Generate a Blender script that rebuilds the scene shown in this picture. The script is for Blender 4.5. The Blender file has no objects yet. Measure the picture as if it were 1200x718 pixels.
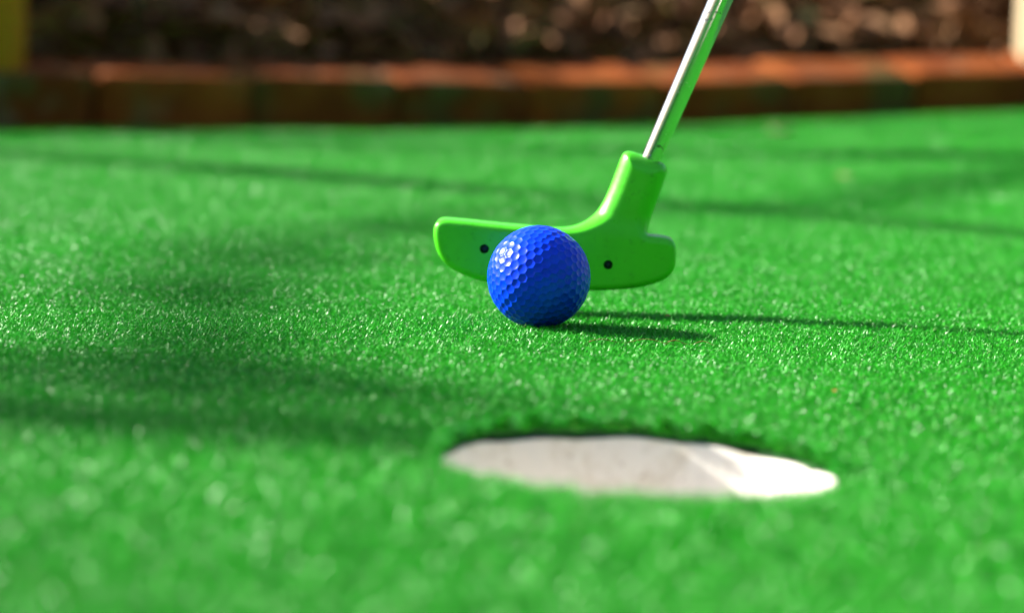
import bpy, bmesh, math, random
import numpy as np
from mathutils import Vector, Matrix, noise

R = math.radians
random.seed(7)
rng = np.random.default_rng(11)
scene = bpy.context.scene
COL = scene.collection

# ---------------------------------------------------------------- camera numbers
CAM_Z = 0.116
F_PX = 2870.0            # focal length in pixels of a 1200 px wide frame
PITCH = R(6.15)
ROLL = R(1.5)

# ---------------------------------------------------------------- sun
SUN_EL = R(31.0)
SUN_AZ = R(17.0)         # behind the left side: angle from -x towards +y
L = Vector((-math.cos(SUN_AZ) * math.cos(SUN_EL), math.sin(SUN_AZ) * math.cos(SUN_EL), math.sin(SUN_EL)))

# ---------------------------------------------------------------- helpers
def tag(o, label=None, cat=None, group=None, kind=None):
    if label: o['label'] = label
    if cat: o['category'] = cat
    if group: o['group'] = group
    if kind: o['kind'] = kind
    return o

def empty(name, loc=(0, 0, 0)):
    o = bpy.data.objects.new(name, None)
    o.empty_display_size = 0.02
    COL.objects.link(o)
    o.location = loc
    return o

def link_mesh(name, me, mat, parent=None, loc=None):
    o = bpy.data.objects.new(name, me)
    if mat: me.materials.append(mat)
    COL.objects.link(o)
    if parent: o.parent = parent
    if loc is not None: o.location = loc
    return o

def obj(name, bm, mat, parent=None, loc=None, smooth=True):
    me = bpy.data.meshes.new(name)
    bmesh.ops.recalc_face_normals(bm, faces=bm.faces)
    bm.to_mesh(me); bm.free()
    if smooth:
        for p in me.polygons: p.use_smooth = True
    return link_mesh(name, me, mat, parent, loc)

def np_mesh(name, verts, quads, smooth=True):
    me = bpy.data.meshes.new(name)
    nv, nf, k = len(verts), len(quads), quads.shape[1]
    me.vertices.add(nv)
    me.vertices.foreach_set('co', np.ascontiguousarray(verts, dtype=np.float32).ravel())
    me.loops.add(nf * k)
    me.loops.foreach_set('vertex_index', np.ascontiguousarray(quads, dtype=np.int32).ravel())
    me.polygons.add(nf)
    me.polygons.foreach_set('loop_start', np.arange(0, nf * k, k, dtype=np.int32))
    me.polygons.foreach_set('use_smooth', np.full(nf, smooth))
    me.update(calc_edges=True)
    return me

def curve_tube(bm, pts, radii, seg=12, cap=True):
    rings = []
    prev = None
    n = len(pts)
    for i, p in enumerate(pts):
        p = Vector(p)
        a = Vector(pts[max(i - 1, 0)]); b = Vector(pts[min(i + 1, n - 1)])
        t = (b - a).normalized()
        if prev is None:
            up = Vector((0, 0, 1)) if abs(t.z) < 0.9 else Vector((1, 0, 0))
            u = t.cross(up).normalized()
        else:
            u = (prev - t * prev.dot(t)).normalized()
        v = t.cross(u)
        prev = u
        r = radii[i]
        rings.append([bm.verts.new(p + (u * math.cos(2 * math.pi * k / seg) + v * math.sin(2 * math.pi * k / seg)) * r) for k in range(seg)])
    for i in range(n - 1):
        for k in range(seg):
            bm.faces.new((rings[i][k], rings[i][(k + 1) % seg], rings[i + 1][(k + 1) % seg], rings[i + 1][k]))
    if cap:
        bm.faces.new(rings[0]); bm.faces.new(rings[-1])
    return bm

def lathe(bm, prof, seg=64, closed=False, centre=(0, 0)):
    rings = []
    for r, z in prof:
        if r < 1e-7:
            rings.append([bm.verts.new((centre[0], centre[1], z))])
        else:
            rings.append([bm.verts.new((centre[0] + r * math.cos(2 * math.pi * k / seg), centre[1] + r * math.sin(2 * math.pi * k / seg), z)) for k in range(seg)])
    n = len(rings)
    for i in range(n if closed else n - 1):
        A, B = rings[i], rings[(i + 1) % n]
        for k in range(seg):
            j = (k + 1) % seg
            if len(A) == 1 and len(B) == 1: continue
            if len(A) == 1: bm.faces.new((A[0], B[j], B[k]))
            elif len(B) == 1: bm.faces.new((A[k], A[j], B[0]))
            else: bm.faces.new((A[k], A[j], B[j], B[k]))
    return bm

# ---------------------------------------------------------------- materials
class Mat:
    def __init__(s, name):
        s.m = bpy.data.materials.new(name)
        s.m.use_nodes = True
        s.t = s.m.node_tree
        s.n = s.t.nodes
        s.b = s.n['Principled BSDF']
        s.out = s.n['Material Output']
    def node(s, typ, **kw):
        x = s.n.new(typ)
        for k, v in kw.items():
            if k in x.inputs: x.inputs[k].default_value = v
            else: setattr(x, k, v)
        return x
    def link(s, a, b): s.t.links.new(a, b)
    def set(s, **kw):
        for k, v in kw.items():
            s.b.inputs[k.replace('_', ' ')].default_value = v
        return s
    def coords(s, kind='Object'):
        return s.node('ShaderNodeTexCoord').outputs[kind]
    def noise(s, vec, scale, detail=4, rough=0.55, dist=0.0):
        x = s.node('ShaderNodeTexNoise')
        x.inputs['Scale'].default_value = scale
        x.inputs['Detail'].default_value = detail
        x.inputs['Roughness'].default_value = rough
        x.inputs['Distortion'].default_value = dist
        s.link(vec, x.inputs['Vector'])
        return x.outputs['Fac']
    def ramp(s, fac, stops):
        x = s.node('ShaderNodeValToRGB')
        e = x.color_ramp.elements
        while len(e) > 1: e.remove(e[-1])
        e[0].position = stops[0][0]; e[0].color = (*stops[0][1], 1)
        for p, c in stops[1:]:
            q = e.new(p); q.color = (*c, 1)
        s.link(fac, x.inputs['Fac'])
        return x.outputs['Color']
    def mix(s, fac, a, b, mode='MIX'):
        x = s.node('ShaderNodeMix', data_type='RGBA', blend_type=mode)
        for v, i in ((fac, 0), (a, 6), (b, 7)):
            if isinstance(v, (int, float)): x.inputs[i].default_value = v
            elif isinstance(v, tuple): x.inputs[i].default_value = (*v, 1)
            else: s.link(v, x.inputs[i])
        return x.outputs[2]
    def bump(s, h, strength, dist):
        x = s.node('ShaderNodeBump')
        x.inputs['Strength'].default_value = strength
        x.inputs['Distance'].default_value = dist
        s.link(h, x.inputs['Height'])
        s.link(x.outputs['Normal'], s.b.inputs['Normal'])
        return x

def m_fibre():
    M = Mat('nylon_fibre')
    at = M.node('ShaderNodeAttribute', attribute_name='shade')
    c = M.ramp(at.outputs['Fac'], [(0.0, (0.003, 0.09, 0.007)), (0.45, (0.021, 0.38, 0.011)), (0.8, (0.045, 0.55, 0.022)), (0.965, (0.07, 0.62, 0.05)), (1.0, (0.30, 0.58, 0.18))])
    geo = M.node('ShaderNodeNewGeometry')
    wear = M.noise(geo.outputs['Position'], 3.0, 3)
    c2 = M.mix(M.ramp(wear, [(0.45, (0, 0, 0)), (0.75, (0.35, 0.35, 0.35))]), c, (0.045, 0.52, 0.030))
    M.link(c2, M.b.inputs['Base Color'])
    M.set(Roughness=0.33)
    M.b.inputs['Specular IOR Level'].default_value = 0.33
    tr = M.node('ShaderNodeBsdfTranslucent')
    M.link(c2, tr.inputs['Color'])
    mx = M.node('ShaderNodeMixShader'); mx.inputs[0].default_value = 0.15
    M.link(M.b.outputs[0], mx.inputs[1]); M.link(tr.outputs[0], mx.inputs[2])
    M.link(mx.outputs[0], M.out.inputs['Surface'])
    return M.m

def m_backing():
    M = Mat('turf_backing')
    co = M.coords()
    f = M.noise(co, 900, 3)
    c = M.ramp(f, [(0.3, (0.004, 0.05, 0.006)), (0.7, (0.010, 0.13, 0.012))])
    M.link(c, M.b.inputs['Base Color'])
    M.set(Roughness=0.8)
    M.bump(f, 1.0, 0.002)
    return M.m

def m_ball():
    M = Mat('glossy_blue_lacquer')
    co = M.coords()
    f = M.noise(co, 120, 4)
    c = M.ramp(f, [(0.35, (0.0, 0.042, 0.90)), (0.65, (0.0, 0.062, 0.96))])
    scuff = M.ramp(M.noise(co, 420, 2), [(0.72, (0, 0, 0)), (0.80, (1, 1, 1))])
    c2 = M.mix(scuff, c, (0.06, 0.16, 0.80))
    M.link(c2, M.b.inputs['Base Color'])
    rr = M.ramp(M.noise(co, 90, 3), [(0.35, (0.25,) * 3), (0.7, (0.38,) * 3)])
    M.link(rr, M.b.inputs['Roughness'])
    M.b.inputs['Specular IOR Level'].default_value = 0.26
    M.b.inputs['Coat Weight'].default_value = 0.0
    M.b.inputs['Coat Roughness'].default_value = 0.12
    M.bump(M.noise(co, 1500, 3), 0.25, 0.0001)
    return M.m

def m_head():
    M = Mat('green_moulded_rubber')
    co = M.coords()
    f = M.noise(co, 60, 5)
    c = M.ramp(f, [(0.3, (0.075, 0.68, 0.012)), (0.7, (0.10, 0.75, 0.02))])
    grime = M.ramp(M.noise(co, 260, 5, 0.7), [(0.56, (0, 0, 0)), (0.76, (0.5,) * 3)])
    c2 = M.mix(grime, c, (0.02, 0.30, 0.012))
    M.link(c2, M.b.inputs['Base Color'])
    M.link(M.ramp(M.noise(co, 150, 4), [(0.3, (0.26,) * 3), (0.7, (0.44,) * 3)]), M.b.inputs['Roughness'])
    M.b.inputs['Subsurface Weight'].default_value = 0.12
    M.b.inputs['Subsurface Radius'].default_value = (0.3, 1.0, 0.2)
    M.b.inputs['Subsurface Scale'].default_value = 0.002
    M.bump(M.noise(co, 420, 4), 0.18, 0.0004)
    return M.m

def m_chrome():
    M = Mat('chromed_steel')
    co = M.coords()
    pits = M.ramp(M.noise(co, 700, 3, 0.6), [(0.57, (0, 0, 0)), (0.66, (1, 1, 1))])
    patch = M.ramp(M.noise(co, 60, 3), [(0.48, (0, 0, 0)), (0.62, (1, 1, 1))])
    f = M.mix(1.0, pits, patch, 'MULTIPLY')
    c = M.mix(f, (0.72, 0.73, 0.74), (0.10, 0.09, 0.08))
    M.link(c, M.b.inputs['Base Color'])
    M.link(M.mix(f, (0.13,) * 3, (0.6,) * 3), M.b.inputs['Roughness'])
    M.set(Metallic=1.0)
    M.bump(M.noise(co, 900, 3), 0.06, 0.0003)
    return M.m

def m_plain(name, c1, c2, scale=40, rough=0.6, bump=0.2, dist=0.002, metallic=0.0, detail=5):
    M = Mat(name)
    co = M.coords()
    f = M.noise(co, scale, detail)
    M.link(M.ramp(f, [(0.3, c1), (0.7, c2)]), M.b.inputs['Base Color'])
    M.set(Roughness=rough, Metallic=metallic)
    if bump: M.bump(f, bump, dist)
    return M.m

def m_cup():
    M = Mat('white_cup_plastic')
    co = M.coords()
    mp = M.node('ShaderNodeMapping'); mp.inputs['Scale'].default_value = (1, 1, 0.9)
    M.link(co, mp.inputs['Vector'])
    st = M.ramp(M.noise(mp.outputs[0], 75, 5, 0.65), [(0.48, (0, 0, 0)), (0.70, (0.62,) * 3)])
    c = M.mix(st, (0.94, 0.88, 0.80), (0.52, 0.42, 0.28))
    sp = M.ramp(M.noise(co, 420, 3, 0.6), [(0.64, (0, 0, 0)), (0.74, (0.8,) * 3)])
    c2 = M.mix(sp, c, (0.30, 0.20, 0.12))
    M.link(c2, M.b.inputs['Base Color'])
    M.set(Roughness=0.45)
    M.bump(M.noise(co, 300, 4), 0.15, 0.0006)
    return M.m

def m_brick():
    M = Mat('red_clay_brick')
    co = M.coords()
    info = M.node('ShaderNodeObjectInfo')
    add = M.node('ShaderNodeVectorMath', operation='MULTIPLY_ADD')
    M.link(info.outputs['Random'], add.inputs[0]); add.inputs[1].default_value = (7, 13, 19); M.link(co, add.inputs[2])
    v = add.outputs[0]
    base = M.ramp(M.noise(v, 14, 5, 0.6), [(0.3, (0.17, 0.034, 0.005)), (0.55, (0.28, 0.066, 0.008)), (0.75, (0.36, 0.10, 0.018))])
    hsv = M.node('ShaderNodeHueSaturation')
    mr = M.node('ShaderNodeMapRange'); mr.inputs['To Min'].default_value = 0.75; mr.inputs['To Max'].default_value = 1.2
    M.link(info.outputs['Random'], mr.inputs['Value']); M.link(mr.outputs[0], hsv.inputs['Value']); M.link(base, hsv.inputs['Color'])
    # moss and lime bloom patches
    moss = M.ramp(M.noise(v, 9, 3, 0.5), [(0.54, (0, 0, 0)), (0.66, (0.85,) * 3)])
    c = M.mix(moss, hsv.outputs[0], (0.10, 0.085, 0.022))
    lime = M.ramp(M.noise(v, 17, 3, 0.5), [(0.60, (0, 0, 0)), (0.74, (0.5,) * 3)])
    c = M.mix(lime, c, (0.24, 0.24, 0.14))
    M.link(c, M.b.inputs['Base Color'])
    M.set(Roughness=0.9)
    M.b.inputs['Specular IOR Level'].default_value = 0.15
    M.bump(M.noise(v, 130, 6, 0.7), 0.6, 0.004)
    return M.m

def m_soil():
    M = Mat('dark_garden_soil')
    co = M.coords()
    f = M.noise(co, 18, 8, 0.7)
    c = M.ramp(f, [(0.3, (0.20, 0.088, 0.042)), (0.5, (0.27, 0.125, 0.062)), (0.72, (0.32, 0.165, 0.09))])
    g = M.ramp(M.noise(co, 3.5, 4), [(0.55, (0, 0, 0)), (0.72, (0.5,) * 3)])
    c2 = M.mix(g, c, (0.06, 0.07, 0.02))
    M.link(c2, M.b.inputs['Base Color'])
    M.set(Roughness=0.95)
    M.b.inputs['Specular IOR Level'].default_value = 0.15
    M.bump(M.noise(co, 60, 6, 0.7), 1.0, 0.02)
    return M.m

def m_litter():
    M = Mat('dead_leaf')
    at = M.node('ShaderNodeAttribute', attribute_name='shade')
    c = M.ramp(at.outputs['Fac'], [(0.0, (0.20, 0.088, 0.04)), (0.35, (0.24, 0.115, 0.052)), (0.65, (0.27, 0.135, 0.065)), (0.90, (0.28, 0.145, 0.072)), (0.97, (0.16, 0.17, 0.05)), (1.0, (0.30, 0.18, 0.11))])
    M.link(c, M.b.inputs['Base Color'])
    M.set(Roughness=0.85)
    M.b.inputs['Specular IOR Level'].default_value = 0.15
    return M.m

def m_leaf():
    M = Mat('screen_leaf')
    at = M.node('ShaderNodeAttribute', attribute_name='shade')
    c = M.ramp(at.outputs['Fac'], [(0.0, (0.02, 0.05, 0.01)), (1.0, (0.06, 0.12, 0.02))])
    M.link(c, M.b.inputs['Base Color'])
    M.set(Roughness=0.5)
    return M.m

FIBRE, BACK, BALL, HEAD, CHROME, CUP, BRICK, SOIL, LITTER, LEAF = m_fibre(), m_backing(), m_ball(), m_head(), m_chrome(), m_cup(), m_brick(), m_soil(), m_litter(), m_leaf()
BARK = m_plain('bark', (0.06, 0.045, 0.03), (0.16, 0.12, 0.085), 25, 0.9, 0.8, 0.02)
DARK = m_plain('screw_recess_shade', (0.004, 0.012, 0.012), (0.012, 0.022, 0.022), 300, 0.5)  # near-black colour stands for the shade inside the screw recesses
GRIP = m_plain('black_rubber_grip', (0.012,) * 3, (0.03,) * 3, 300, 0.75, 0.5, 0.001)
YELLOW = m_plain('mustard_yellow_paint', (0.88, 0.23, 0.025), (0.94, 0.29, 0.04), 9, 0.55)
CREAM = m_plain('cream_painted_wood', (0.48, 0.37, 0.21), (0.58, 0.47, 0.30), 12, 0.6)
STONE = m_plain('pale_stone', (0.17, 0.14, 0.12), (0.25, 0.21, 0.18), 30, 0.85, 0.6, 0.01)
NEEDLE = m_plain('dry_pine_needle', (0.22, 0.08, 0.025), (0.30, 0.13, 0.04), 100, 0.6)

# ---------------------------------------------------------------- the green's surface height
HX, HY, HR = 0.0370, 0.6905, 0.0560      # centre and radius of the cup opening

def gz(x, y):
    x = np.asarray(x, dtype=float); y = np.asarray(y, dtype=float)
    w = np.exp(-((y - 0.66) / 0.17) ** 2)
    t = -0.040 * 0.12 * np.tanh((x - 0.035) / 0.12) * w
    u = 0.0006 * np.sin(x * 23 + y * 9) + 0.0005 * np.sin(x * 11 - y * 31 + 1.0)
    far = np.clip((y - 1.5) / 1.7, 0, 1)
    far = far * far * (3 - 2 * far)
    rise = np.interp(x, [-0.1, 0.0, 0.24, 0.50, 0.77, 1.3, 2.6], [0, 0.001, 0.0070, 0.0195, 0.034, 0.05, 0.05])
    return t + u + rise * far

def rimf(ang):
    """how far back from the cup's lip the mat is cut, all round"""
    ang = np.asarray(ang, dtype=float)
    q = 0.5 + 0.28 * np.sin(ang * 9 + 1.3 * np.sin(ang * 4)) + 0.22 * np.sin(ang * 21 + 2) + 0.16 * np.sin(ang * 43 + 0.7)
    return HR + 0.0002 + 0.0040 * np.clip(q, 0, 1.1)

def gzf(x, y): return float(gz(x, y))

# the curved edge of the green: distance of the brick line from the camera for each x
_bx = np.linspace(-4, 4, 801)
_by = np.interp(_bx, [-4, -2.6, -1.4, -0.59, -0.317, 0.0, 0.238, 0.495, 0.77, 1.5, 2.6, 4], [1.2, 1.5, 2.20, 2.80, 3.03, 3.27, 3.42, 3.56, 3.69, 3.95, 4.1, 4.1])
_k = np.hanning(31); _k /= _k.sum()
_by = np.convolve(np.pad(_by, 15, mode='edge'), _k, mode='valid')

def back_y(x):
    return np.interp(x, _bx, _by)

def ellipse_inside(x, y):
    # outline of the whole green (continues behind the camera and out of frame)
    return (((x / 2.6) ** 4 + ((y - 1.2) / 4.2) ** 4) < 1.0) & (y < back_y(x) + 0.02)

# ---------------------------------------------------------------- ground (soil) as one sheet with a hollow under the green, and the bank
def ground_height(x, y):
    d = y - (back_y(np.clip(x, -2.6, 2.6)) + 0.09)
    bank = np.where(d > 0, 0.045 + gz(np.clip(x, -2, 2), np.full_like(np.asarray(x, dtype=float), 3.6)) + 0.9 * (1 - np.exp(-np.maximum(d, 0) * 0.62)), -0.03)
    side = np.exp(-np.maximum(np.abs(x) - 6, 0) ** 2 / 20)
    fade = np.where(d > 14, np.exp(-(np.maximum(d, 14) - 14) / 10), 1)
    return np.where(d > 0, bank * side * fade, bank)

def build_ground():
    xs = np.unique(np.concatenate([np.linspace(-600, -8, 14), np.linspace(-8, -1.7, 50), np.linspace(-1.7, 1.9, 180), np.linspace(1.9, 8, 50), np.linspace(8, 600, 14)]))
    ys = np.unique(np.concatenate([np.linspace(-600, -8, 10), np.linspace(-8, 2.6, 60), np.linspace(2.6, 6.4, 250), np.linspace(6.4, 20, 50), np.linspace(20, 600, 14)]))
    X, Y = np.meshgrid(xs, ys)
    Z = ground_height(X, Y)
    d = Y - (back_y(np.clip(X, -2.6, 2.6)) + 0.10)
    nz = np.zeros_like(Z)
    for i in range(Z.shape[0]):
        for j in range(Z.shape[1]):
            if d[i, j] > 0 and d[i, j] < 6 and abs(X[i, j]) < 6:
                p = Vector((X[i, j], Y[i, j], 0))
                nz[i, j] = 0.035 * noise.noise(p * 4) + 0.022 * noise.noise(p * 11) + 0.012 * noise.noise(p * 29)
    Z = Z + nz * np.clip(d / 0.1, 0, 1)
    V = np.stack([X.ravel(), Y.ravel(), Z.ravel()], 1)
    ny, nx = X.shape
    idx = np.arange(nx * ny).reshape(ny, nx)
    Q = np.stack([idx[:-1, :-1].ravel(), idx[:-1, 1:].ravel(), idx[1:, 1:].ravel(), idx[1:, :-1].ravel()], 1)
    # leave an opening in the sheet where the cup sits
    cx, cy = X[:-1, :-1].ravel(), Y[:-1, :-1].ravel()
    V[:, 2] -= np.where((np.hypot(V[:, 0] - HX, V[:, 1] - HY) < 0.30), 0.20, 0)
    o = link_mesh('ground', np_mesh('ground', V, Q), SOIL)
    tag(o, 'dark brown soil bank rising behind the brick edging', None, None, 'structure')
build_ground()

# ---------------------------------------------------------------- turf backing sheet with the round opening
def build_backing():
    bm = bmesh.new()
    seg = 192
    prev = None
    # polar rings round the hole, growing until they reach the outline
    rs = [HR + 0.0045] + list(HR + 0.0045 + np.cumsum(0.006 * 1.09 ** np.arange(56)))
    rs = [r for r in rs if r < 6.5]
    rings = []
    for r in rs:
        ring = []
        for k in range(seg):
            a = 2 * math.pi * k / seg
            c, s = math.cos(a), math.sin(a)
            rr = r
            # clip to the outline
            lo, hi = 0, r
            if not bool(ellipse_inside(np.array(HX + r * c), np.array(HY + r * s))):
                for _ in range(22):
                    mid = (lo + hi) / 2
                    if bool(ellipse_inside(np.array(HX + mid * c), np.array(HY + mid * s))): lo = mid
                    else: hi = mid
                rr = lo + r * 1e-5
            if r == rs[0]: rr = float(rimf(a))
            x, y = HX + rr * c, HY + rr * s
            ring.append(bm.verts.new((x, y, gzf(x, y) - 0.0042)))
        rings.append(ring)
    for a, b in zip(rings[:-1], rings[1:]):
        for k in range(seg):
            j = (k + 1) % seg
            if (a[k].co - b[k].co).length > 1e-4 or (a[j].co - b[j].co).length > 1e-4:
                bm.faces.new((a[k], a[j], b[j], b[k]))
    # cut edge of the mat going down at the hole
    low = [bm.verts.new((v.co.x, v.co.y, v.co.z - 0.004)) for v in rings[0]]
    for k in range(seg):
        j = (k + 1) % seg
        bm.faces.new((rings[0][j], rings[0][k], low[k], low[j]))
    o = obj('turf_mat', bm, BACK)
    tag(o, 'green backing mat of the putting green', None, None, 'structure')
build_backing()

# ---------------------------------------------------------------- turf fibres: short curled nylon ribbons, one object
def build_fibres():
    # (y0, y1, density per m2, width, height, margin factor)
    zones = [(0.30, 0.62, 950e3, 0.00032, 0.0030, 1.0),
             (0.62, 0.82, 1700e3, 0.00025, 0.0028, 1.0),
             (0.82, 1.25, 2300e3, 0.00022, 0.0027, 1.0),
             (1.25, 1.80, 950e3, 0.00031, 0.0030, 1.0),
             (1.80, 2.50, 360e3, 0.00060, 0.0038, 1.0),
             (2.50, 4.6, 170e3, 0.0009, 0.0044, 1.0)]
    P, W, Hh = [], [], []
    for y0, y1, dens, w, h, mg in zones:
        half = 0.235 * y1 + 0.04
        area = (y1 - y0) * 2 * half
        n = int(area * dens)
        x = rng.uniform(-half, half, n); y = rng.uniform(y0, y1, n)
        # tufts: pull the fibres a little towards stitch points
        keep = np.abs(x) < 0.225 * y + 0.05
        x, y = x[keep], y[keep]
        P.append(np.stack([x, y], 1)); W.append(np.full(len(x), w)); Hh.append(np.full(len(x), h))
    # sparse, coarser pile for what lies outside the frame
    n = 120000
    x = rng.uniform(-2.6, 2.6, n); y = rng.uniform(-1.4, 4.6, n)
    keep = ~((np.abs(x) < 0.225 * y + 0.05) & (y > 0.30))
    x, y = x[keep], y[keep]
    P.append(np.stack([x, y], 1)); W.append(np.full(len(x), 0.002)); Hh.append(np.full(len(x), 0.006))
    P = np.concatenate(P); W = np.concatenate(W); Hh = np.concatenate(Hh)
    x, y = P[:, 0], P[:, 1]
    d = np.hypot(x - HX, y - HY)
    ang = np.arctan2(y - HY, x - HX)
    rim = rimf(ang) - 0.0002
    ok = ellipse_inside(x, y) & (d > rim)
    x, y, W, Hh = x[ok], y[ok], W[ok], Hh[ok]
    m = 6000
    fa = rng.uniform(-0.25, np.pi + 0.25, m); fd = rimf(fa) + rng.uniform(0.0, 0.0022, m)
    x = np.concatenate([x, HX + fd * np.cos(fa)]); y = np.concatenate([y, HY + fd * np.sin(fa)])
    W = np.concatenate([W, np.full(m, 0.00034)]); Hh = np.concatenate([Hh, np.full(m, 0.003)])
    ok_fringe = np.zeros(len(x), bool); ok_fringe[-m:] = True
    n = len(x)
    print('fibres', n)
    K = 4                                   # ribbon sections
    a = rng.uniform(0, 2 * np.pi, n)        # lean direction
    curl = rng.normal(0, 2.2, n)            # how the lean direction turns along the fibre
    lean = rng.uniform(0.45, 1.35, n)       # start lean from the vertical
    clump = np.sin(x * 410 + 1.3 * np.sin(y * 350)) * np.sin(y * 390 + 1.1 * np.sin(x * 310))
    hs = Hh * rng.uniform(0.55, 1.25, n) * (1 + 0.10 * clump)
    base = gz(x, y) - 0.0034
    # loose fibres hanging over the cut edge, in clumps
    fr = ok_fringe
    a[fr] = np.arctan2(HY - y[fr], HX - x[fr]) + rng.normal(0, 0.5, fr.sum())
    curl[fr] *= 0.4
    lean[fr] = rng.uniform(1.0, 1.5, fr.sum())
    cl = np.clip(np.sin(np.arctan2(y - HY, x - HX) * 27 + 2.0) + 0.6 * np.sin(np.arctan2(y - HY, x - HX) * 61), 0, 1.5)
    hs[fr] = (0.0018 + 0.0032 * cl[fr]) * rng.uniform(0.8, 1.2, fr.sum())
    base[fr] = gz(x[fr], y[fr]) - 0.0030
    p = np.stack([x, y, base], 1)
    seglen = hs * 1.55 / K
    verts = np.empty((n, K + 1, 2, 3), dtype=np.float32)
    wa = a + np.pi / 2 + rng.normal(0, 0.7, n)
    pos = p.copy()
    ztop = gz(x, y) + 0.0
    for k in range(K + 1):
        t = k / K
        th = lean * (0.15 + 1.45 * t)
        aa = a + curl * t
        wv = np.stack([np.cos(wa + curl * t * 1.5), np.sin(wa + curl * t * 1.5), 0.45 * np.sin(a * 3 + t * 3)], 1)
        ww = (W * (1.0 if k < K else 0.55))[:, None] * 0.5
        verts[:, k, 0] = pos - wv * ww
        verts[:, k, 1] = pos + wv * ww
        dirv = np.stack([np.sin(th) * np.cos(aa), np.sin(th) * np.sin(aa), np.cos(th)], 1)
        pos = pos + dirv * seglen[:, None]
    V = verts.reshape(-1, 3)
    b = np.arange(n, dtype=np.int64)[:, None] * (2 * (K + 1))
    q = []
    for k in range(K):
        o = 2 * k
        q.append(np.concatenate([b + o, b + o + 1, b + o + 3, b + o + 2], 1))
    Q = np.stack(q, 1).reshape(-1, 4)
    me = np_mesh('artificial_grass', V, Q, smooth=True)
    sh = np.clip(rng.beta(1.5, 1.4, n), 0, 0.96)
    sh[rng.random(n) < 0.018] = 1.0  # a few whitish fibres: glints painted into the fibre colour
    at = me.attributes.new('shade', 'FLOAT', 'FACE')
    at.data.foreach_set('value', np.repeat(sh, K).astype(np.float32))
    o = link_mesh('artificial_grass', me, FIBRE)
    tag(o, 'short curly bright green artificial turf pile covering the putting green', 'artificial grass', None, 'stuff')
build_fibres()

# ---------------------------------------------------------------- the cup
def build_cup():
    root = empty('golf_hole_cup', (HX, HY, gzf(HX, HY) - 0.105))
    tag(root, 'round white stained plastic cup sunk into the green turf in the foreground', 'golf hole')
    seg = 128
    bm = bmesh.new()
    prof = [(HR + 0.0028, 0.0), (HR + 0.0028, 1.0), (HR + 0.0020, 1.006), (HR + 0.0006, 1.006), (HR, 1.0), (HR, 0.0)]
    rings = []
    rnd = random.Random(3)
    zt0 = -0.0056
    for r, f in prof:
        ring = []
        for k in range(seg):
            a = 2 * math.pi * k / seg
            x, y = r * math.cos(a), r * math.sin(a)
            top = gzf(HX + x, HY + y) + zt0 - root.location.z
            nick = 0.0004 * math.sin(a * 5 + 1) + 0.0003 * math.sin(a * 13)
            z = 0.0 if f == 0.0 else top + nick + (f - 1.0) * 0.1
            ring.append(bm.verts.new((x, y, z)))
        rings.append(ring)
    for a, b in zip(rings, rings[1:] + rings[:1]):
        for k in range(seg):
            j = (k + 1) % seg
            bm.faces.new((a[k], a[j], b[j], b[k]))
    obj('cup_wall', bm, CUP, root)
    bm = bmesh.new()
    lathe(bm, [(0.006, 0.056), (HR - 0.0002, 0.054), (HR - 0.0002, 0.050), (0.006, 0.050)], 64, closed=True)  # unseen floor set high so it bounces sun up onto the wall
    obj('cup_floor', bm, CUP, root)
build_cup()

# ---------------------------------------------------------------- the ball
def build_ball():
    r = 0.02135
    bm = bmesh.new()
    bmesh.ops.create_icosphere(bm, subdivisions=8, radius=1.0)
    me = bpy.data.meshes.new('golf_ball'); bm.to_mesh(me); bm.free()
    n = len(me.vertices)
    co = np.empty(n * 3, dtype=np.float32); me.vertices.foreach_get('co', co); co = co.reshape(-1, 3)
    co /= np.linalg.norm(co, axis=1)[:, None]
    # dimple centres: class I geodesic grid of frequency 7
    bm = bmesh.new(); bmesh.ops.create_icosphere(bm, subdivisions=1, radius=1.0)
    fr = 7
    pts = []
    for f in bm.faces:
        A, B, Cc = [np.array(v.co) for v in f.verts]
        for i in range(fr + 1):
            for j in range(fr + 1 - i):
                k = fr - i - j
                p = A * i + B * j + Cc * k
                pts.append(p / np.linalg.norm(p))
    bm.free()
    pts = np.array(pts)
    uniq = []
    for p in pts:
        if not uniq or np.max(np.array(uniq) @ p) < 0.99995: uniq.append(p)
    pts = np.array(uniq)
    print('dimples', len(pts))
    best = np.full(n, -1.0); 
    for i in range(0, n, 20000):
        best[i:i + 20000] = (co[i:i + 20000] @ pts.T).max(1)
    dist = np.arccos(np.clip(best, -1, 1))
    rad = 0.092
    t = np.clip(dist / rad, 0, 1)
    prof = np.where(t < 1, (1 - t ** 2.2), 0)
    # soft edge
    prof = np.where(t > 0.85, prof * np.clip((1 - t) / 0.15, 0, 1) ** 0.5 * 1.0, prof)
    dep = 0.0150 * prof
    co = co * (r * (1 - dep))[:, None]
    me.vertices.foreach_set('co', co.astype(np.float32).ravel())
    me.polygons.foreach_set('use_smooth', np.full(len(me.polygons), True))
    me.update()
    o = link_mesh('golf_ball', me, BALL)
    o.rotation_euler = (R(23), R(-31), R(47))
    # 1013 mm from the lens
    bx, by = 0.0108, 1.008
    o.location = (bx, by, gzf(bx, by) + r - 0.0020)
    tag(o, 'glossy blue dimpled golf ball resting on the turf against the putter head', 'golf ball')
    return o
ball = build_ball()

# ---------------------------------------------------------------- the putter
def smooth_closed(pts, it=2):
    for _ in range(it):
        out = []
        n = len(pts)
        for i in range(n):
            a, b = pts[i], pts[(i + 1) % n]
            out.append((a[0] * .75 + b[0] * .25, a[1] * .75 + b[1] * .25))
            out.append((a[0] * .25 + b[0] * .75, a[1] * .25 + b[1] * .75))
        pts = out
    return pts

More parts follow.
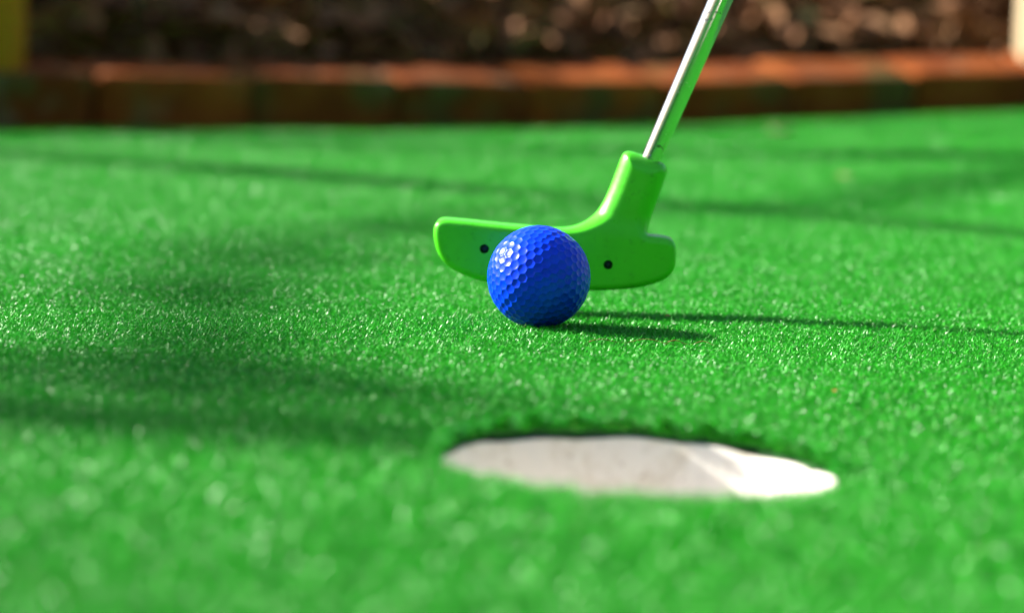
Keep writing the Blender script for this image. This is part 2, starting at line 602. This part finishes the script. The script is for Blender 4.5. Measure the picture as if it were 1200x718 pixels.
def slab(bm, outline, y0, y1, bev, seg=5):
    vs = [bm.verts.new((x, y0, z)) for x, z in outline]
    f = bm.faces.new(vs)
    r = bmesh.ops.extrude_face_region(bm, geom=[f])
    nv = [g for g in r['geom'] if isinstance(g, bmesh.types.BMVert)]
    for v in nv: v.co.y = y1
    bmesh.ops.recalc_face_normals(bm, faces=bm.faces)
    ed = [e for e in bm.edges if abs(e.verts[0].co.y - e.verts[1].co.y) < 1e-9]
    if bev > 0: bmesh.ops.bevel(bm, geom=ed, offset=bev, segments=seg, profile=0.5, affect='EDGES', clamp_overlap=True)

def evaluated_mesh(bm_list, mods, name):
    """join closed shapes, blend them into one skin with the given modifiers and keep the resulting mesh"""
    bm = bmesh.new()
    for b in bm_list:
        tmp = bpy.data.meshes.new('t'); b.to_mesh(tmp); bm.from_mesh(tmp); bpy.data.meshes.remove(tmp); b.free()
    me = bpy.data.meshes.new(name + '_raw'); bm.to_mesh(me); bm.free()
    o = bpy.data.objects.new(name + '_raw', me); COL.objects.link(o)
    mods(o)
    bpy.context.view_layer.update()
    dg = bpy.context.evaluated_depsgraph_get()
    res = bpy.data.meshes.new_from_object(o.evaluated_get(dg))
    bpy.data.objects.remove(o); bpy.data.meshes.remove(me)
    res.name = name
    return res

S = 0.0001338            # metres per unit of the outline drawing
def PT(a, b): return ((a - 450) * S, (495 - b) * S)

def build_putter():
    # sole point of the head, front face plane
    root = empty('mini_golf_putter', (0.0196, 1.060, 0.0098))
    tag(root, 'green rubber headed mini golf putter with a slim chrome shaft standing behind the blue ball', 'putter')
    root.rotation_euler = (0, R(-1.5), R(-1.0))
    TH = 0.021
    # silhouette of head, fillet and neck seen from the front
    outl = [(46, 300), (52, 282), (66, 271), (90, 268), (270, 287), (400, 299), (455, 303), (500, 298), (535, 284), (565, 262), (588, 234), (604, 204), (620, 168), (642, 110), (657, 66), (668, 52), (690, 48),
            (786, 84), (803, 98), (806, 118), (796, 150), (775, 212), (752, 276), (742, 304), (740, 316), (748, 322), (790, 325), (818, 331), (832, 346), (836, 375),
            (834, 424), (818, 450), (790, 470), (720, 491), (650, 498), (560, 502), (400, 500), (300, 489), (220, 475), (165, 460), (120, 441), (84, 416), (58, 380), (46, 330)]
    P2 = np.array(smooth_closed([PT(*p) for p in outl], 2))
    yc = TH / 2
    gx = np.arange(P2[:, 0].min() - 0.006, P2[:, 0].max() + 0.006, 0.00025)
    gzz = np.arange(P2[:, 1].min() - 0.006, P2[:, 1].max() + 0.006, 0.00025)
    GX, GZ = np.meshgrid(gx, gzz)
    A_, B_ = P2, np.roll(P2, -1, 0)
    dmin = np.full(GX.shape, 1e9); inside = np.zeros(GX.shape, bool)
    for a_, b_ in zip(A_, B_):
        e = b_ - a_
        wx, wz = GX - a_[0], GZ - a_[1]
        t = np.clip((wx * e[0] + wz * e[1]) / (e @ e), 0, 1)
        dmin = np.minimum(dmin, np.hypot(wx - e[0] * t, wz - e[1] * t))
        cross = ((a_[1] > GZ) != (b_[1] > GZ))
        if abs(e[1]) > 1e-12:
            inside ^= cross & (GX < e[0] * (GZ - a_[1]) / e[1] + a_[0])
    D2 = np.where(inside, -dmin, dmin)
    for _ in range(6):                      # soften corners of the distance field
        D2[1:-1, 1:-1] = (D2[1:-1, 1:-1] * 4 + D2[:-2, 1:-1] + D2[2:, 1:-1] + D2[1:-1, :-2] + D2[1:-1, 2:]) / 8
    def f3(p):
        u = np.clip((p[:, 0] - gx[0]) / 0.00025, 0, len(gx) - 1.001); v = np.clip((p[:, 2] - gzz[0]) / 0.00025, 0, len(gzz) - 1.001)
        iu = u.astype(int); iv = v.astype(int); fu = u - iu; fv = v - iv
        d2 = D2[iv, iu] * (1 - fu) * (1 - fv) + D2[iv, iu + 1] * fu * (1 - fv) + D2[iv + 1, iu] * (1 - fu) * fv + D2[iv + 1, iu + 1] * fu * fv
        # height above the head's top edge: 0 in the head, 1 in the round neck
        top = PT(450, 300)[1] - (p[:, 0] - PT(450, 300)[0]) * 0.095
        k = np.clip((p[:, 2] - top + 0.0030) / 0.013, 0, 1); k = k * k * (3 - 2 * k)
        H = 0.0105 + (0.0086 - 0.0105) * k
        tipk = np.clip((p[:, 2] - (PT(700, 84)[1])) / 0.004, 0, 1)
        rho = 0.0030 + (0.0083 - 0.0030) * k
        w1 = d2 + rho; w2 = np.abs(p[:, 1] - yc) - H + rho
        return np.minimum(np.maximum(w1, w2), 0) + np.hypot(np.maximum(w1, 0), np.maximum(w2, 0)) - rho
    b1 = bmesh.new(); slab(b1, [tuple(q) for q in P2], 0.0, TH, 0.0)
    def mods(o):
        m = o.modifiers.new('r', 'REMESH'); m.mode = 'VOXEL'; m.voxel_size = 0.00045; m.use_smooth_shade = True
        q = o.modifiers.new('s', 'SMOOTH'); q.factor = 0.5; q.iterations = 8
    me = evaluated_mesh([b1], mods, 'putter_head')
    nv = len(me.vertices)
    p = np.empty(nv * 3, dtype=np.float32); me.vertices.foreach_get('co', p); p = p.reshape(-1, 3).astype(float)
    ev = np.empty(len(me.edges) * 2, dtype=np.int32); me.edges.foreach_get('vertices', ev); ev = ev.reshape(-1, 2)
    deg = np.bincount(ev.ravel(), minlength=nv)[:, None]
    for itn in range(14):
        for _ in range(2):
            h = 2e-4
            f0 = f3(p)
            g = np.stack([(f3(p + np.array(o_)) - f3(p - np.array(o_))) / (2 * h) for o_ in ((h, 0, 0), (0, h, 0), (0, 0, h))], 1)
            gn = np.maximum((g ** 2).sum(1), 0.25)
            p -= g * np.clip(f0 / gn, -0.0015, 0.0015)[:, None]
        if itn < 13:
            sm = np.zeros_like(p)
            for c in range(3):
                sm[:, c] = np.bincount(ev[:, 0], weights=p[ev[:, 1], c], minlength=nv) + np.bincount(ev[:, 1], weights=p[ev[:, 0], c], minlength=nv)
            p = p * 0.5 + 0.5 * sm / deg
    sm = np.zeros_like(p)
    for _ in range(2):
        for c in range(3):
            sm[:, c] = np.bincount(ev[:, 0], weights=p[ev[:, 1], c], minlength=nv) + np.bincount(ev[:, 1], weights=p[ev[:, 0], c], minlength=nv)
        p = p * 0.5 + 0.5 * sm / deg
    me.vertices.foreach_set('co', p.astype(np.float32).ravel()); me.update()
    ax1 = PT(755, 74)
    # two round recesses in the face
    holes = [PT(212, 364), PT(614, 415)]
    tmp = bpy.data.objects.new('putter_head', me); COL.objects.link(tmp)
    kn = []
    for hx, hz in holes:
        c = bmesh.new()
        curve_tube(c, [(hx, -0.002, hz), (hx, 0.0045, hz)], [0.0021, 0.0019], 32)
        bmesh.ops.recalc_face_normals(c, faces=c.faces)
        cm = bpy.data.meshes.new('c'); c.to_mesh(cm); c.free()
        co = bpy.data.objects.new('c', cm); COL.objects.link(co)
        m = tmp.modifiers.new('b', 'BOOLEAN'); m.object = co; m.operation = 'DIFFERENCE'; m.solver = 'EXACT'
        kn.append(co)
    bpy.context.view_layer.update()
    res = bpy.data.meshes.new_from_object(tmp.evaluated_get(bpy.context.evaluated_depsgraph_get()))
    for k in kn + [tmp]: bpy.data.objects.remove(k)
    res.name = 'putter_head'
    res.materials.clear()
    for p in res.polygons: p.use_smooth = True
    res.set_sharp_from_angle(angle=R(50))
    head = link_mesh('putter_head', res, HEAD, root)
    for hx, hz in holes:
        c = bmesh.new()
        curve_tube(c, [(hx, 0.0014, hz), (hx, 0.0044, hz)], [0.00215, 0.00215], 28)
        s = obj('recess_shade_plug', c, DARK, head)  # dark plug paints in the shade of the recess
        s['label'] = 'dark plug painting the shade of a round recess in the face of the putter head'
    # shaft: 8 mm at the neck, thickening and leaning a little towards the camera
    bm = bmesh.new()
    d = Vector((0.418, -0.22, 1.0)).normalized()
    p0 = Vector((ax1[0], yc, ax1[1])) - d * 0.012
    ts = [0, 0.012, 0.05, 0.10, 0.101, 0.30, 0.301, 0.55, 0.80]
    rr = [.0043, .0043, .0047, .0051, .0051, .0053, .0055, .0058, .0060]
    curve_tube(bm, [p0 + d * t for t in ts], rr, 48)
    me_s = obj('shaft', bm, CHROME, root)
    bm = bmesh.new()
    curve_tube(bm, [p0 + d * t for t in (0.66, 0.665, 0.75, 0.90, 0.905)], [.0085, .0100, .0112, .0130, .0120], 32)
    obj('grip', bm, GRIP, root)
build_putter()

# ---------------------------------------------------------------- pine needle in the ball's shadow
def needle(loc, length, rz, label, bend=0.08):
    bm = bmesh.new()
    n = 14
    pts = [(length * (i / n - .5), bend * length * math.sin(math.pi * i / n) * 1.0 + 0.0002 * math.sin(i * 0.9), 0.0008 * math.sin(i * 0.8)) for i in range(n + 1)]
    curve_tube(bm, pts, [0.0002 * (1 - 0.5 * i / n) for i in range(n + 1)], 6)
    o = obj('pine_needle', bm, NEEDLE)
    o.location = (loc[0], loc[1], gzf(*loc) + 0.0003)
    o.rotation_euler = (0, 0, rz)
    tag(o, label, 'pine needle')
needle((0.0475, 0.957), 0.034, R(8), "thin reddish pine needle lying on the turf in the ball's shadow", 0.12)
needle((0.072, 0.962), 0.020, R(-6), "short faint pine needle just right of the longer one in the ball's shadow", 0.05)

# ---------------------------------------------------------------- brick edging
def brick_mesh(seed):
    rnd = random.Random(seed)
    bm = bmesh.new()
    bmesh.ops.create_cube(bm, size=1.0)
    bmesh.ops.scale(bm, vec=(0.213, 0.112, 0.086), verts=bm.verts)
    bmesh.ops.subdivide_edges(bm, edges=bm.edges, cuts=9, use_grid_fill=True)
    for v in bm.verts:
        p = v.co
        # rounded worn arrises
        q = Vector((max(abs(p.x) - 0.0995, 0), max(abs(p.y) - 0.0490, 0), max(abs(p.z) - 0.0360, 0)))
        over = q.length
        if over > 0.007:
            sc = 0.007 / over
            p.x = math.copysign(min(abs(p.x), 0.0995) + q.x * sc, p.x)
            p.y = math.copysign(min(abs(p.y), 0.0490) + q.y * sc, p.y)
            p.z = math.copysign(min(abs(p.z), 0.0360) + q.z * sc, p.z)
        nn = noise.noise(Vector((p.x * 30 + seed * 3.1, p.y * 30, p.z * 30))) * 0.0022 + noise.noise(Vector((p.x * 90, p.y * 90 + seed, p.z * 90))) * 0.0010
        p += p.normalized() * nn
    me = bpy.data.meshes.new('edging_brick')
    bmesh.ops.recalc_face_normals(bm, faces=bm.faces)
    bm.to_mesh(me); bm.free()
    for pl in me.polygons: pl.use_smooth = True
    me.materials.append(BRICK)
    return me

def build_edging():
    meshes = [brick_mesh(i) for i in range(5)]
    # walk along the curve
    x = -1.75
    i = 0
    cents = []
    while x < 2.3:
        slope = float((back_y(x + 0.05) - back_y(x - 0.05)) / 0.1)
        ang = math.atan(slope)
        dx = 0.2185 * math.cos(ang)
        cents.append((x + dx / 2, ang))
        x += dx
    vis = [c for c in cents if abs(c[0]) < 0.80]
    names = ['leftmost brick of the edging in view, beside the yellow post', None]
    nv = 0
    for i, (cx, _) in enumerate(cents):
        sl = float((back_y(cx + 0.05) - back_y(cx - 0.05)) / 0.1)
        ang = math.atan(sl)
        rnd = random.Random(i + 40)
        nrm = Vector((-math.sin(ang), math.cos(ang), 0))
        by = float(back_y(cx))
        o = bpy.data.objects.new('edging_brick', meshes[i % 5]); COL.objects.link(o)
        tilt = R((7 if cx < -0.15 else 12) + rnd.uniform(-2, 2))
        o.rotation_euler = Matrix.Identity(3).to_euler()
        o.matrix_world = Matrix.Translation(Vector((cx, by, 0)) + nrm * (0.058 + rnd.uniform(-0.002, 0.002)) + Vector((0, 0, gzf(cx, by) + 0.031 + rnd.uniform(-0.0018, 0.0018)))) \
            @ Matrix.Rotation(ang + R(rnd.uniform(-1.2, 1.2)), 4, 'Z') @ Matrix.Rotation(tilt, 4, 'X') @ Matrix.Rotation(R(rnd.uniform(-0.8, 0.8)) - math.atan((gzf(cx + 0.08, float(back_y(cx + 0.08))) - gzf(cx - 0.08, float(back_y(cx - 0.08)))) / 0.16 * math.cos(ang)), 4, 'Y')
        o['category'] = 'brick'; o['group'] = 'bricks edging the far side of the green'
        BR.append((cx, o))
BR = []
build_edging()
ORD = ['leftmost', 'second', 'third', 'fourth', 'fifth', 'sixth', 'seventh', 'eighth', 'ninth', 'tenth']
inview = [b for b in BR if -0.83 < b[0] < 0.90]
for k, (cx, o) in enumerate(inview):
    if k == 0: s = 'worn orange-red edging brick at the far left under the yellow post'
    elif k == len(inview) - 1: s = 'worn orange-red edging brick at the far right under the cream post'
    else: s = f'worn orange-red edging brick, {ORD[k]} from the left in the row behind the green'
    o['label'] = s
for cx, o in BR:
    if 'label' not in o:
        o['label'] = 'orange-red edging brick continuing the row beyond the edge of the photograph'

# ---------------------------------------------------------------- posts behind the edging
def build_post(name, x, y, w, label, cat, mat, round_=True, h=1.1, seg=24, lean=0):
    root = empty(name, (x, y, gzf(x, 3.5) + 0.068))
    tag(root, label, cat)
    bm = bmesh.new()
    if round_:
        lathe(bm, [(0, 0), (w / 2, 0), (w / 2, h - 0.01), (w / 2 - 0.008, h), (0, h)], seg)
    else:
        bmesh.ops.create_cube(bm, size=1)
        bmesh.ops.scale(bm, vec=(w, w, h), verts=bm.verts)
        bmesh.ops.translate(bm, vec=(0, 0, h / 2), verts=bm.verts)
        bmesh.ops.bevel(bm, geom=bm.edges[:], offset=0.006, segments=3, affect='EDGES')
    obj('post_shaft', bm, mat, root, smooth=round_)
    bm = bmesh.new()
    if round_:
        lathe(bm, [(0, h + 0.05), (w * 0.35, h + 0.04), (w * 0.56, h + 0.004), (w * 0.56, h - 0.02), (0, h - 0.02)], seg)
    else:
        r = w * 0.62
        vs = [bm.verts.new((sx * r, sy * r, h + 0.002)) for sx, sy in ((-1, -1), (1, -1), (1, 1), (-1, 1))]
        vt = [bm.verts.new((sx * r, sy * r, h + 0.02)) for sx, sy in ((-1, -1), (1, -1), (1, 1), (-1, 1))]
        ap = bm.verts.new((0, 0, h + 0.06))
        bm.faces.new(vs[::-1])
        for k in range(4):
            bm.faces.new((vs[k], vs[(k + 1) % 4], vt[(k + 1) % 4], vt[k])); bm.faces.new((vt[k], vt[(k + 1) % 4], ap))
    obj('post_cap', bm, mat, root, smooth=False)
build_post('yellow_post', -0.624, float(back_y(-0.624)) + 0.075, 0.105, 'round mustard yellow post standing on the brick edging at the far left', 'post', YELLOW)
build_post('cream_post', 0.812, float(back_y(0.812)) + 0.055, 0.09, 'square cream painted post standing on the brick edging at the far right', 'post', CREAM, False)

# ---------------------------------------------------------------- leaf litter and stones on the bank
def build_litter():
    n = 30000
    x = rng.uniform(-2.4, 2.4, n); dd = 0.07 + 3.4 * rng.random(n) ** 1.5
    y = back_y(x) + 0.09 + dd
    z = ground_height(x, y)
    for i in range(n):
        p = Vector((x[i], y[i], 0))
        z[i] += 0.035 * noise.noise(p * 4) + 0.022 * noise.noise(p * 11) + 0.012 * noise.noise(p * 29)
    z += rng.uniform(0.001, 0.016, n)
    s = rng.uniform(0.012, 0.042, n)
    # folded leaf of two quads: 6 verts
    a = rng.uniform(0, 2 * np.pi, n); tl = rng.normal(0, 0.5, n); tr = rng.normal(0, 0.5, n)
    asp = rng.uniform(0.35, 0.8, n); fold = rng.uniform(0.1, 0.6, n)
    loc = np.array([(-1, 0, 0), (0, 0, 0.0), (1, 0, 0), (-0.5, 1, 1), (0.6, 1, 1), (-0.5, -1, 1), (0.6, -1, 1)], float)
    V = np.empty((n, 7, 3))
    for k in range(7):
        lx = loc[k, 0] * s; ly = loc[k, 1] * s * asp; lz = loc[k, 2] * s * fold * 0.5 - 0.15 * s * (loc[k, 0] ** 2)
        y1 = ly * np.cos(tl) - lz * np.sin(tl); z1 = ly * np.sin(tl) + lz * np.cos(tl)
        x2 = lx * np.cos(tr) + z1 * np.sin(tr); z2 = -lx * np.sin(tr) + z1 * np.cos(tr)
        V[:, k, 0] = x + x2 * np.cos(a) - y1 * np.sin(a)
        V[:, k, 1] = y + x2 * np.sin(a) + y1 * np.cos(a)
        V[:, k, 2] = z + z2
    b = np.arange(n)[:, None] * 7
    tri = [(0, 1, 3), (1, 4, 3), (1, 2, 4), (0, 5, 1), (1, 5, 6), (1, 6, 2)]
    Q = np.stack([b[:, 0][:, None] + np.array(t)[None] for t in tri], 1).reshape(-1, 3)
    me = np_mesh('leaf_litter', V.reshape(-1, 3), Q, False)
    at = me.attributes.new('shade', 'FLOAT', 'FACE')
    at.data.foreach_set('value', np.repeat(rng.random(n), 6).astype(np.float32))
    o = link_mesh('leaf_litter', me, LITTER)
    tag(o, 'blurred brown dead leaves and twigs covering the soil bank', 'leaf litter', None, 'stuff')
build_litter()

def rock(seed, r):
    bm = bmesh.new()
    bmesh.ops.create_icosphere(bm, subdivisions=4, radius=r)
    for v in bm.verts:
        p = v.co.copy()
        v.co *= 1 + 0.25 * noise.noise(p / r * 0.9 + Vector((seed, 0, 0))) + 0.07 * noise.noise(p / r * 3 + Vector((0, seed, 0)))
        v.co.z *= 0.7
    return bm
STN = [(-0.30, 3.80, 0.020, 'small pale round stone low on the soil bank left of centre'),
       (-0.54, 3.84, 0.017, 'small tan stone on the soil bank between the yellow post and the pale stone'),
       (-0.20, 4.05, 0.022, 'greyish stone on the soil bank, above and right of the pale round one'),
       (0.24, 4.10, 0.018, 'tan stone on the soil bank just left of the putter shaft'),
       (0.30, 3.92, 0.015, 'greenish grey stone on the soil bank right beside the putter shaft')]
for k, (x, y, r, lab) in enumerate(STN):
    o = obj('stone', rock(k * 5.3 + 1, r), STONE)
    o.location = (x, y, float(ground_height(np.array(x), np.array(y))) + 0.035 * noise.noise(Vector((x, y, 0)) * 4) + 0.022 * noise.noise(Vector((x, y, 0)) * 11) + r * 0.35)
    o['label'] = lab; o['category'] = 'stone'; o['group'] = 'stones lying on the soil bank'

# ---------------------------------------------------------------- the tree beside the green whose limbs throw the long shadows
def lift(gx, gy, t): return Vector((gx, gy, 0)) + L * t

def noisy(pts, amp, seed, sub=5):
    out = []
    for i in range(len(pts) - 1):
        for k in range(sub):
            t = k / sub
            out.append(pts[i].lerp(pts[i + 1], t))
    out.append(pts[-1])
    return [p + Vector([noise.noise(p * 3 + Vector((seed, j * 7, 0))) for j in range(3)]) * amp for p in out]

def build_tree():
    root = empty('tree', (-6.1, 4.25, 0))
    tag(root, 'slender bare branched tree standing just outside the left of the photograph, shading the green', 'tree')
    inv = Vector(root.location)
    def tube(name, pts, r0, r1, amp, seed, seg=12, sub=5):
        b = bmesh.new(); q = [p - inv for p in noisy(pts, amp, seed, sub)]
        curve_tube(b, q, [r0 + (r1 - r0) * i / (len(q) - 1) for i in range(len(q))], seg)
        return obj(name, b, BARK, root)
    A = [lift(-0.479, 2.29, 6.9), lift(-0.302, 2.17, 7.0), lift(-0.111, 1.99, 7.1), lift(0.113, 1.80, 7.3), lift(0.338, 1.617, 7.5), lift(0.8, 1.25, 7.9), lift(1.6, 0.8, 8.6)]
    fork = lift(-2.3, 3.08, 4.6)
    tube('trunk', [inv + Vector((0, 0, -0.1)), inv + Vector((0, 0, 0.9)), fork, A[0]], 0.10, 0.05, 0.02, 1, 16)
    def spray(pts, width, n, r, seed, connect=None):
        """a limb and its bundle of fine twigs that spread out side by side"""
        rnd = random.Random(seed)
        for k in range(n):
            off = Vector((rnd.uniform(-.3, .3), rnd.uniform(-1, 1), rnd.uniform(-.5, .5)))
            q = []
            for i, p in enumerate(pts):
                wdt = width[i]
                wob = Vector((rnd.uniform(-.2, .2), rnd.uniform(-.35, .35), rnd.uniform(-.2, .2)))
                q.append(p + (off + wob) * wdt)
            if connect is not None: q = [connect] + q
            tube('branch', q, r * rnd.uniform(0.7, 1.3), r * 0.35, 0.03, seed + k, 7, 4)
    spray(A, [0.01, 0.03, 0.035, 0.035, 0.035, 0.06, 0.1], 5, 0.021, 300)
    B = [lift(-0.75, 0.95, 5.3), lift(-0.30, 0.79, 5.1), lift(-0.168, 0.772, 5.0), lift(-0.095, 0.762, 4.9), lift(-0.039, 0.737, 4.8), lift(0.03, 0.70, 4.8)]
    spray(B, [0.07, 0.105, 0.10, 0.075, 0.045, 0.03], 12, 0.0088, 100, fork)
    C = [lift(-0.095, 0.776, 4.9), lift(-0.090, 0.87, 5.0), lift(-0.111, 1.064, 5.0), lift(-0.095, 1.36, 4.9), lift(-0.028, 1.616, 4.8), lift(0.08, 1.76, 4.7)]
    spray(C, [0.02, 0.04, 0.055, 0.065, 0.05, 0.04], 4, 0.0082, 200)
    tube('branch', [A[3], lift(0.156, 1.725, 7.2), lift(0.265, 1.90, 6.8), lift(0.477, 2.28, 6.4), lift(0.8, 2.6, 6.3)], 0.014, 0.020, 0.02, 21)
    tube('branch', [fork, lift(-0.9, 4.1, 6.3), lift(-0.1, 3.5, 6.5), lift(0.3, 3.05, 6.5), lift(0.656, 3.0, 6.5), lift(1.1, 3.0, 6.5)], 0.035, 0.028, 0.03, 25)
    tube('branch', [fork, lift(-0.75, 2.55, 6.0), lift(-0.5, 2.60, 6.2), lift(-0.2, 2.5, 6.4), lift(0.1, 2.38, 6.4)], 0.028, 0.012, 0.03, 35)
build_tree()

# ---------------------------------------------------------------- hedge round the near end of the green (unseen, added to darken reflections and sky fill)
def build_shade_screen():
    pts = [(-3.2, -3.6), (-1.5, -4.2), (0.5, -4.3), (2.4, -3.7), (3.6, -2.2), (4.0, -0.2), (4.0, 1.8)]
    root = empty('shade_screen', (pts[0][0], pts[0][1], 0))
    tag(root, 'unseen added dark leafy hedge round the near end of the green, outside the photograph', 'shade_screen')
    off = Vector(root.location)
    bm = bmesh.new()
    for i in range(len(pts) - 1):
        a, b = Vector((*pts[i], 0)), Vector((*pts[i + 1], 0))
        for k in range(3):
            q = a.lerp(b, (k + .5) / 3) - off
            curve_tube(bm, [q + Vector((0, 0, -.05)), q + Vector((.03, .02, .8)), q + Vector((-.02, .03, 1.7))], [0.04, 0.03, 0.01], 8)
    obj('screen_stem', bm, BARK, root)
    n = 60000
    seg = rng.integers(0, len(pts) - 1, n); t = rng.random(n)
    P = np.array(pts)
    c = P[seg] * (1 - t)[:, None] + P[seg + 1] * t[:, None]
    z = 0.05 + 2.0 * rng.random(n)
    o = np.stack([c[:, 0] + rng.normal(0, 0.22, n), c[:, 1] + rng.normal(0, 0.22, n), z], 1) - np.array(off)
    u = rng.normal(size=(n, 3)); u /= np.linalg.norm(u, axis=1)[:, None]
    v = np.cross(u, rng.normal(size=(n, 3))); v /= np.linalg.norm(v, axis=1)[:, None]
    sz = rng.uniform(0.03, 0.06, n)[:, None]
    V = np.stack([o - u * sz, o - v * sz * .5, o + u * sz, o + v * sz * .5], 1).reshape(-1, 3)
    Q = np.arange(n * 4).reshape(n, 4)
    me = np_mesh('screen_foliage', V, Q, False)
    at = me.attributes.new('shade', 'FLOAT', 'FACE'); at.data.foreach_set('value', rng.random(n).astype(np.float32))
    link_mesh('screen_foliage', me, LEAF, root)
build_shade_screen()

# ---------------------------------------------------------------- dry scraps lying on the turf
def scrap(x, y, size, rz, mat, label, seed):
    rnd = random.Random(seed)
    bm = bmesh.new()
    n = 12
    mid = [bm.verts.new((size * (i / n - .5), 0, 0.10 * size * math.sin(math.pi * i / n))) for i in range(n + 1)]
    for sgn in (1, -1):
        side = [bm.verts.new((size * (i / n - .5), sgn * size * 0.30 * math.sin(math.pi * i / n) ** 0.8 * rnd.uniform(.85, 1.1), size * 0.12 * math.sin(math.pi * i / n) + rnd.uniform(0, .04) * size)) for i in range(n + 1)]
        for i in range(n):
            bm.faces.new((mid[i], mid[i + 1], side[i + 1], side[i]))
    bmesh.ops.remove_doubles(bm, verts=bm.verts, dist=size * 0.004)
    o = obj('dry_leaf', bm, mat)
    o.location = (x, y, gzf(x, y) + 0.0006); o.rotation_euler = (R(rnd.uniform(-12, 12)), R(rnd.uniform(-8, 8)), rz)
    tag(o, label, 'dry leaf')
RUST = m_plain('rusty_leaf', (0.35, 0.07, 0.02), (0.5, 0.12, 0.04), 200, 0.7, 0.2, 0.0005)
TAN = m_plain('tan_leaf', (0.40, 0.30, 0.14), (0.55, 0.42, 0.22), 120, 0.7, 0.2, 0.0005)
scrap(0.0675, 1.052, 0.0032, 0.4, RUST, 'tiny reddish leaf scrap on the turf in the shadow of the putter', 1)
scrap(0.330, 3.08, 0.050, 1.1, TAN, 'blurred tan dry leaf lying on the turf close to the brick edging', 2)
scrap(0.292, 2.16, 0.020, 0.3, TAN, 'blurred tan dry leaf lying on the turf right of the putter shaft', 3)
scrap(0.112, 0.835, 0.0030, 0.9, RUST, 'tiny brown leaf scrap on the turf between the cup and the right edge', 4)

# ---------------------------------------------------------------- sky and sun
w = bpy.data.worlds.new('World'); scene.world = w
w.use_nodes = True
nt = w.node_tree
bg = nt.nodes['Background']
sky = nt.nodes.new('ShaderNodeTexSky')
sky.sky_type = 'NISHITA'; sky.sun_disc = False
sky.sun_elevation = SUN_EL
# Blender: rotation 0 puts the sun at +y, growing towards +x
sky.sun_rotation = math.atan2(L.x, L.y)
sky.air_density = 1.0; sky.dust_density = 1.5; sky.ozone_density = 1.0
nt.links.new(sky.outputs[0], bg.inputs[0])
bg.inputs[1].default_value = 0.07

sl = bpy.data.lights.new('sun', 'SUN')
sl.energy = 5.0; sl.angle = R(0.65); sl.color = (1.0, 0.95, 0.86)
so = bpy.data.objects.new('sun', sl); COL.objects.link(so)
so.rotation_euler = (-L).to_track_quat('-Z', 'Y').to_euler()
so.location = L * 20

# ---------------------------------------------------------------- camera
cam = bpy.data.cameras.new('camera')
cam.sensor_fit = 'HORIZONTAL'; cam.sensor_width = 36.0
cam.lens = F_PX / 1200 * 36
cam.clip_start = 0.01; cam.clip_end = 2000
co = bpy.data.objects.new('camera', cam); COL.objects.link(co)
co.location = (0, 0, CAM_Z)
fwd = Vector((0, math.cos(PITCH), -math.sin(PITCH)))
rot = (fwd.to_track_quat('-Z', 'Y').to_matrix() @ Matrix.Rotation(ROLL, 3, 'Z'))
co.rotation_euler = rot.to_euler()
cam.dof.use_dof = True
cam.dof.focus_distance = 0.985
cam.dof.aperture_fstop = 6.8
cam.dof.aperture_blades = 0
scene.camera = co

# ---------------------------------------------------------------- render settings
scene.render.engine = 'CYCLES'
scene.render.resolution_x = 1024; scene.render.resolution_y = 612
cy = scene.cycles
cy.use_denoising = True
cy.max_bounces = 8; cy.diffuse_bounces = 5; cy.glossy_bounces = 3; cy.transmission_bounces = 3
cy.sample_clamp_indirect = 4.0
cy.use_adaptive_sampling = True; cy.adaptive_threshold = 0.01
vs = scene.view_settings
vs.view_transform = 'Standard'; vs.look = 'None'; vs.gamma = 1.0; vs.use_curve_mapping = False
vs.exposure = 1.5
